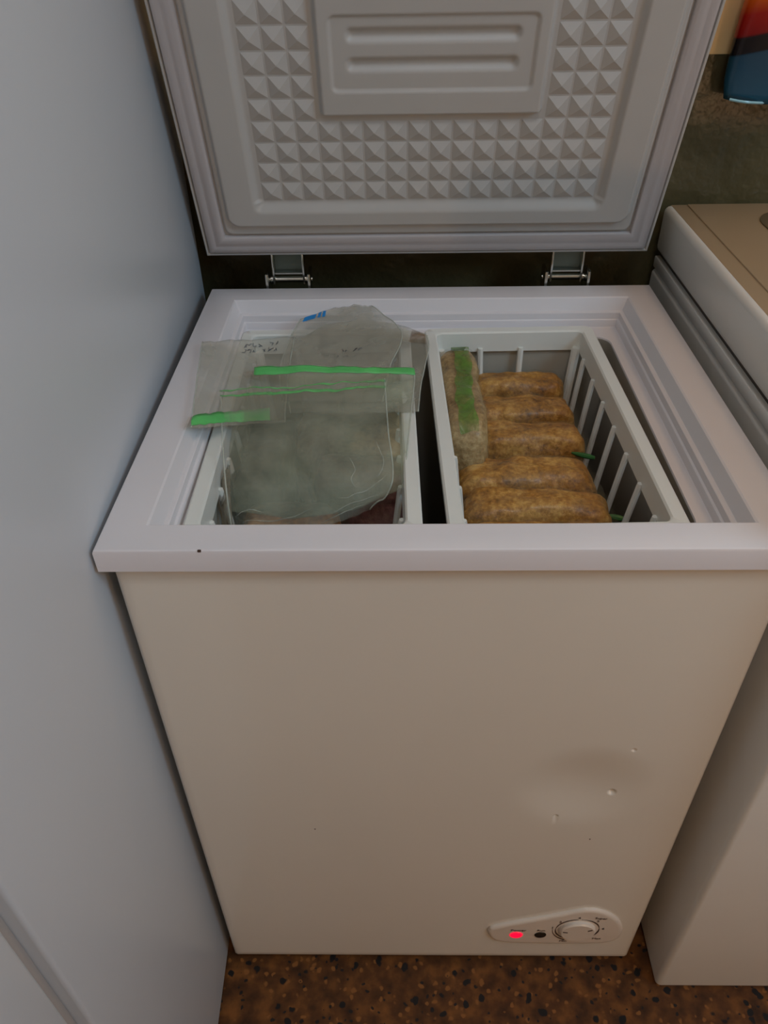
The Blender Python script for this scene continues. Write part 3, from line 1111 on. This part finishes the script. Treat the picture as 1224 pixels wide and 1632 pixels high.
# frozen packs inside the left basket, seen through the bags
LB = 'frozen packs in the left basket'
food_bag((-.105, .295, .758), (.068, .048, .060), 6, R(3), 21, 'pale frozen pack under the clear bag in the middle of the left basket', PALEMEAT, group=LB)
food_bag((-.205, .258, .752), (.030, .075, .060), 3, R(-3), 25, 'frosty grey-green frozen pack along the left side of the left basket', FROST, group=LB)
food_bag((-.088, .208, .750), (.056, .026, .066), -6, R(-4), 22, 'dark red frozen meat pack near the front of the left basket', MEAT, group=LB)
food_bag((-.166, .150, .722), (.054, .034, .068), -5, R(5), 23, 'brown frozen pack at the front left of the left basket', BROWNPACK, group=LB)
NET_F = [
    [(-0.233, 0.188, 0.833), (-0.229, 0.156, 0.815), (-0.226, 0.131, 0.790)],
    [(-0.237, 0.172, 0.833), (-0.235, 0.149, 0.812), (-0.234, 0.133, 0.788)],
    [(-0.244, 0.166, 0.815), (-0.241, 0.148, 0.800), (-0.240, 0.134, 0.785)],
]
sf = Sheet(NET_F, 27, .002, .006)
r = empty('zip_bag', (-.236, .15, .78), 0, 'crumpled clear bag standing against the left side of the left basket', 'zip bag')
part('bag_film', sf.mesh(24, 24), film_mat('brownish_bag_film', srgb(150, 138, 116), 0.3, 0.7, 20), r, ang=None)


# ------------------------------------------------------------------ refrigerator on the left
# its side is turned a little away from the freezer towards the back
RFA = R(1.49)
RF = empty('refrigerator', (-.68, .17, 0), RFA, 'tall white refrigerator whose plain side fills the left of the view', 'refrigerator')
xr = .3535


def lbox(parent, name, m, *a, **k):
    return part(name, box(*a, **k), m, parent, local=True, ang=40)


lbox(RF, 'cabinet', FRIDGE, -xr, xr, -.446, .43, .004, 1.72, bev=.004, seg=3)
lbox(RF, 'door_gasket', FGASKET, -xr + .012, xr - .012, -.462, -.446, .05, 1.71, bev=.003)
lbox(RF, 'door', FRIDGE, -xr, xr, -.53, -.462, .05, 1.715, bev=.006, seg=3)
bm = newbm()
add_tube(bm, [(xr - .08, -.533, .8), (xr - .08, -.573, .83), (xr - .08, -.573, 1.25), (xr - .08, -.533, 1.28)], .012, 12)
part('door_handle', bm, FRIDGE, RF, local=True)

# ------------------------------------------------------------------ washing machine on the right
WX0, WX1, WY0, WY1 = .345, .96, -.032, .664
WM = empty('washing_machine', ((WX0 + WX1) / 2, (WY0 + WY1) / 2, 0), 0, 'white washing machine with overhanging top, close to the right side of the freezer', 'washing machine')
bm = newbm()
add_box(bm, WX0, WX1, WY0, WY1, .003, .868, bev=.008, seg=4)
part('cabinet', bm, WASHER, WM, ang=40)
part('side_rail', box(WX0 + .0005, WX1 - .0005, WY0 + .02, WY1 - .004, .870, .887, bev=.002), WASHER, WM)
part('shadow_gap', box(WX0 + .008, WX1 - .008, WY0 + .01, WY1 - .008, .86, .9), GAP_SHADE, WM)
part('top_panel', box(WX0, WX1, WY0 - .004, WY1, .894, .961, bev=.009, seg=4), WASHER, WM, ang=60)
part('tinted_top_skin', box(WX0 + .0085, WX1 - .0085, WY0 + .006, WY1 - .004, .957, .9615, bev=.0015), WASHTOP_WARM, WM)  # thin skin carrying the painted warm light across the top
part('top_lid', box(WX0 + .031, WX1 - .03, WY0 + .05, WY1 - .008, .957, .9635, bev=.0015), WASHTOP_WARM, WM)
bm = newbm()
rs = add_loops(bm, [rrect(.451, .64, .42, .62, .055, z, 8) for z in (.962, .965)])
bm.faces.new(rs[-1])
part('lid_recess', bm, mat('brown_recess', srgb(96, 80, 52), .4, var=.1), WM, ang=40)

# ------------------------------------------------------------------ plastic pouch hanging on the wall
PO = empty('detergent_pouch', (.485, .652, 1.095), 0, 'glossy hanging plastic pouch with orange, red, black and blue bands', 'pouch')
m = bpy.data.materials.new('banded_pouch_print')
m.use_nodes = True
nt = m.node_tree
pbs = nt.nodes['Principled BSDF']
pbs.inputs['Roughness'].default_value = 0.18
tc = nt.nodes.new('ShaderNodeTexCoord')
sx_ = nt.nodes.new('ShaderNodeSeparateXYZ')
nt.links.new(tc.outputs['Object'], sx_.inputs[0])
mm = nt.nodes.new('ShaderNodeMath')
mm.operation = 'MULTIPLY_ADD'
mm.inputs[1].default_value = -.22
nt.links.new(sx_.outputs['X'], mm.inputs[0])
nt.links.new(sx_.outputs['Z'], mm.inputs[2])
mr = nt.nodes.new('ShaderNodeMapRange')
mr.inputs['From Min'].default_value = 0
mr.inputs['From Max'].default_value = .36
nt.links.new(mm.outputs[0], mr.inputs['Value'])
r_ = ramp(mr.outputs['Result'], [(0, srgb(34, 86, 112)), (.215, srgb(26, 66, 90)), (.222, srgb(14, 14, 24)), (.272, srgb(14, 14, 24)), (.279, srgb(126, 10, 18)), (.34, srgb(150, 20, 18)), (.40, srgb(206, 92, 16)), (1, srgb(224, 120, 26))])
nt.links.new(r_.outputs['Color'], pbs.inputs['Base Color'])
bm = newbm()
loops = []
for j in range(33):
    t = j / 32
    z = t * .36
    th = .024 * math.sin(PI * min(1, .08 + t * .9)) ** .6 + .001
    hw_ = .098 - .012 * t + .003 * math.sin(t * 9)
    if t < .06:
        hw_ *= .96 + .04 * t / .06
    lp_ = []
    for k in range(28):
        a = 2 * PI * k / 28
        ca, sa = math.cos(a), math.sin(a)
        x = hw_ * math.copysign(abs(ca) ** .55, ca) - .012 * (1 - t) * 0
        y = th * math.copysign(abs(sa) ** .9, sa) + .002 * math.sin(x * 90 + z * 40) * (1 - abs(x) / .1)
        zz = z + .008 * (x / .1) ** 2 * (1 - t) - (0 if t > .05 else 0)
        lp_.append((x, y, zz))
    loops.append(lp_)
rs = add_loops(bm, loops)
bm.faces.new(rs[0]); bm.faces.new(rs[-1])
part('pouch_body', bm, m, PO, local=True, ang=None)
bm = newbm()
pts = [(-.09 + .012 * k, -.012 - .004 * math.sin(k), .0085 * ((-.09 + .012 * k) / .1) ** 2 + .0015) for k in range(16)]
add_tube(bm, pts, .0018, 6)
part('seal_highlight', bm, mat('pale_highlight', srgb(150, 200, 215), .15, var=.05), PO, local=True)  # pale blue tube paints in the highlight along the bottom edge
bm = newbm()
add_tube(bm, [(.0, -.005, .35), (-.002, .004, .42), (.0, .012, .465), (.006, .012, .468), (.01, .004, .43), (.012, -.005, .35)], .0015, 6)
part('hang_loop', bm, RUBBER, PO, local=True)
bm = newbm()
add_tube(bm, [(.487, .685, 1.556), (.487, .645, 1.5585)], .003, 10)
add_tube(bm, [(.487, .646, 1.5585), (.487, .643, 1.5587)], .006, 10)
tag(part('wall_nail', bm, STEEL, None), 'steel nail in the back wall carrying the banded pouch', 'nail')
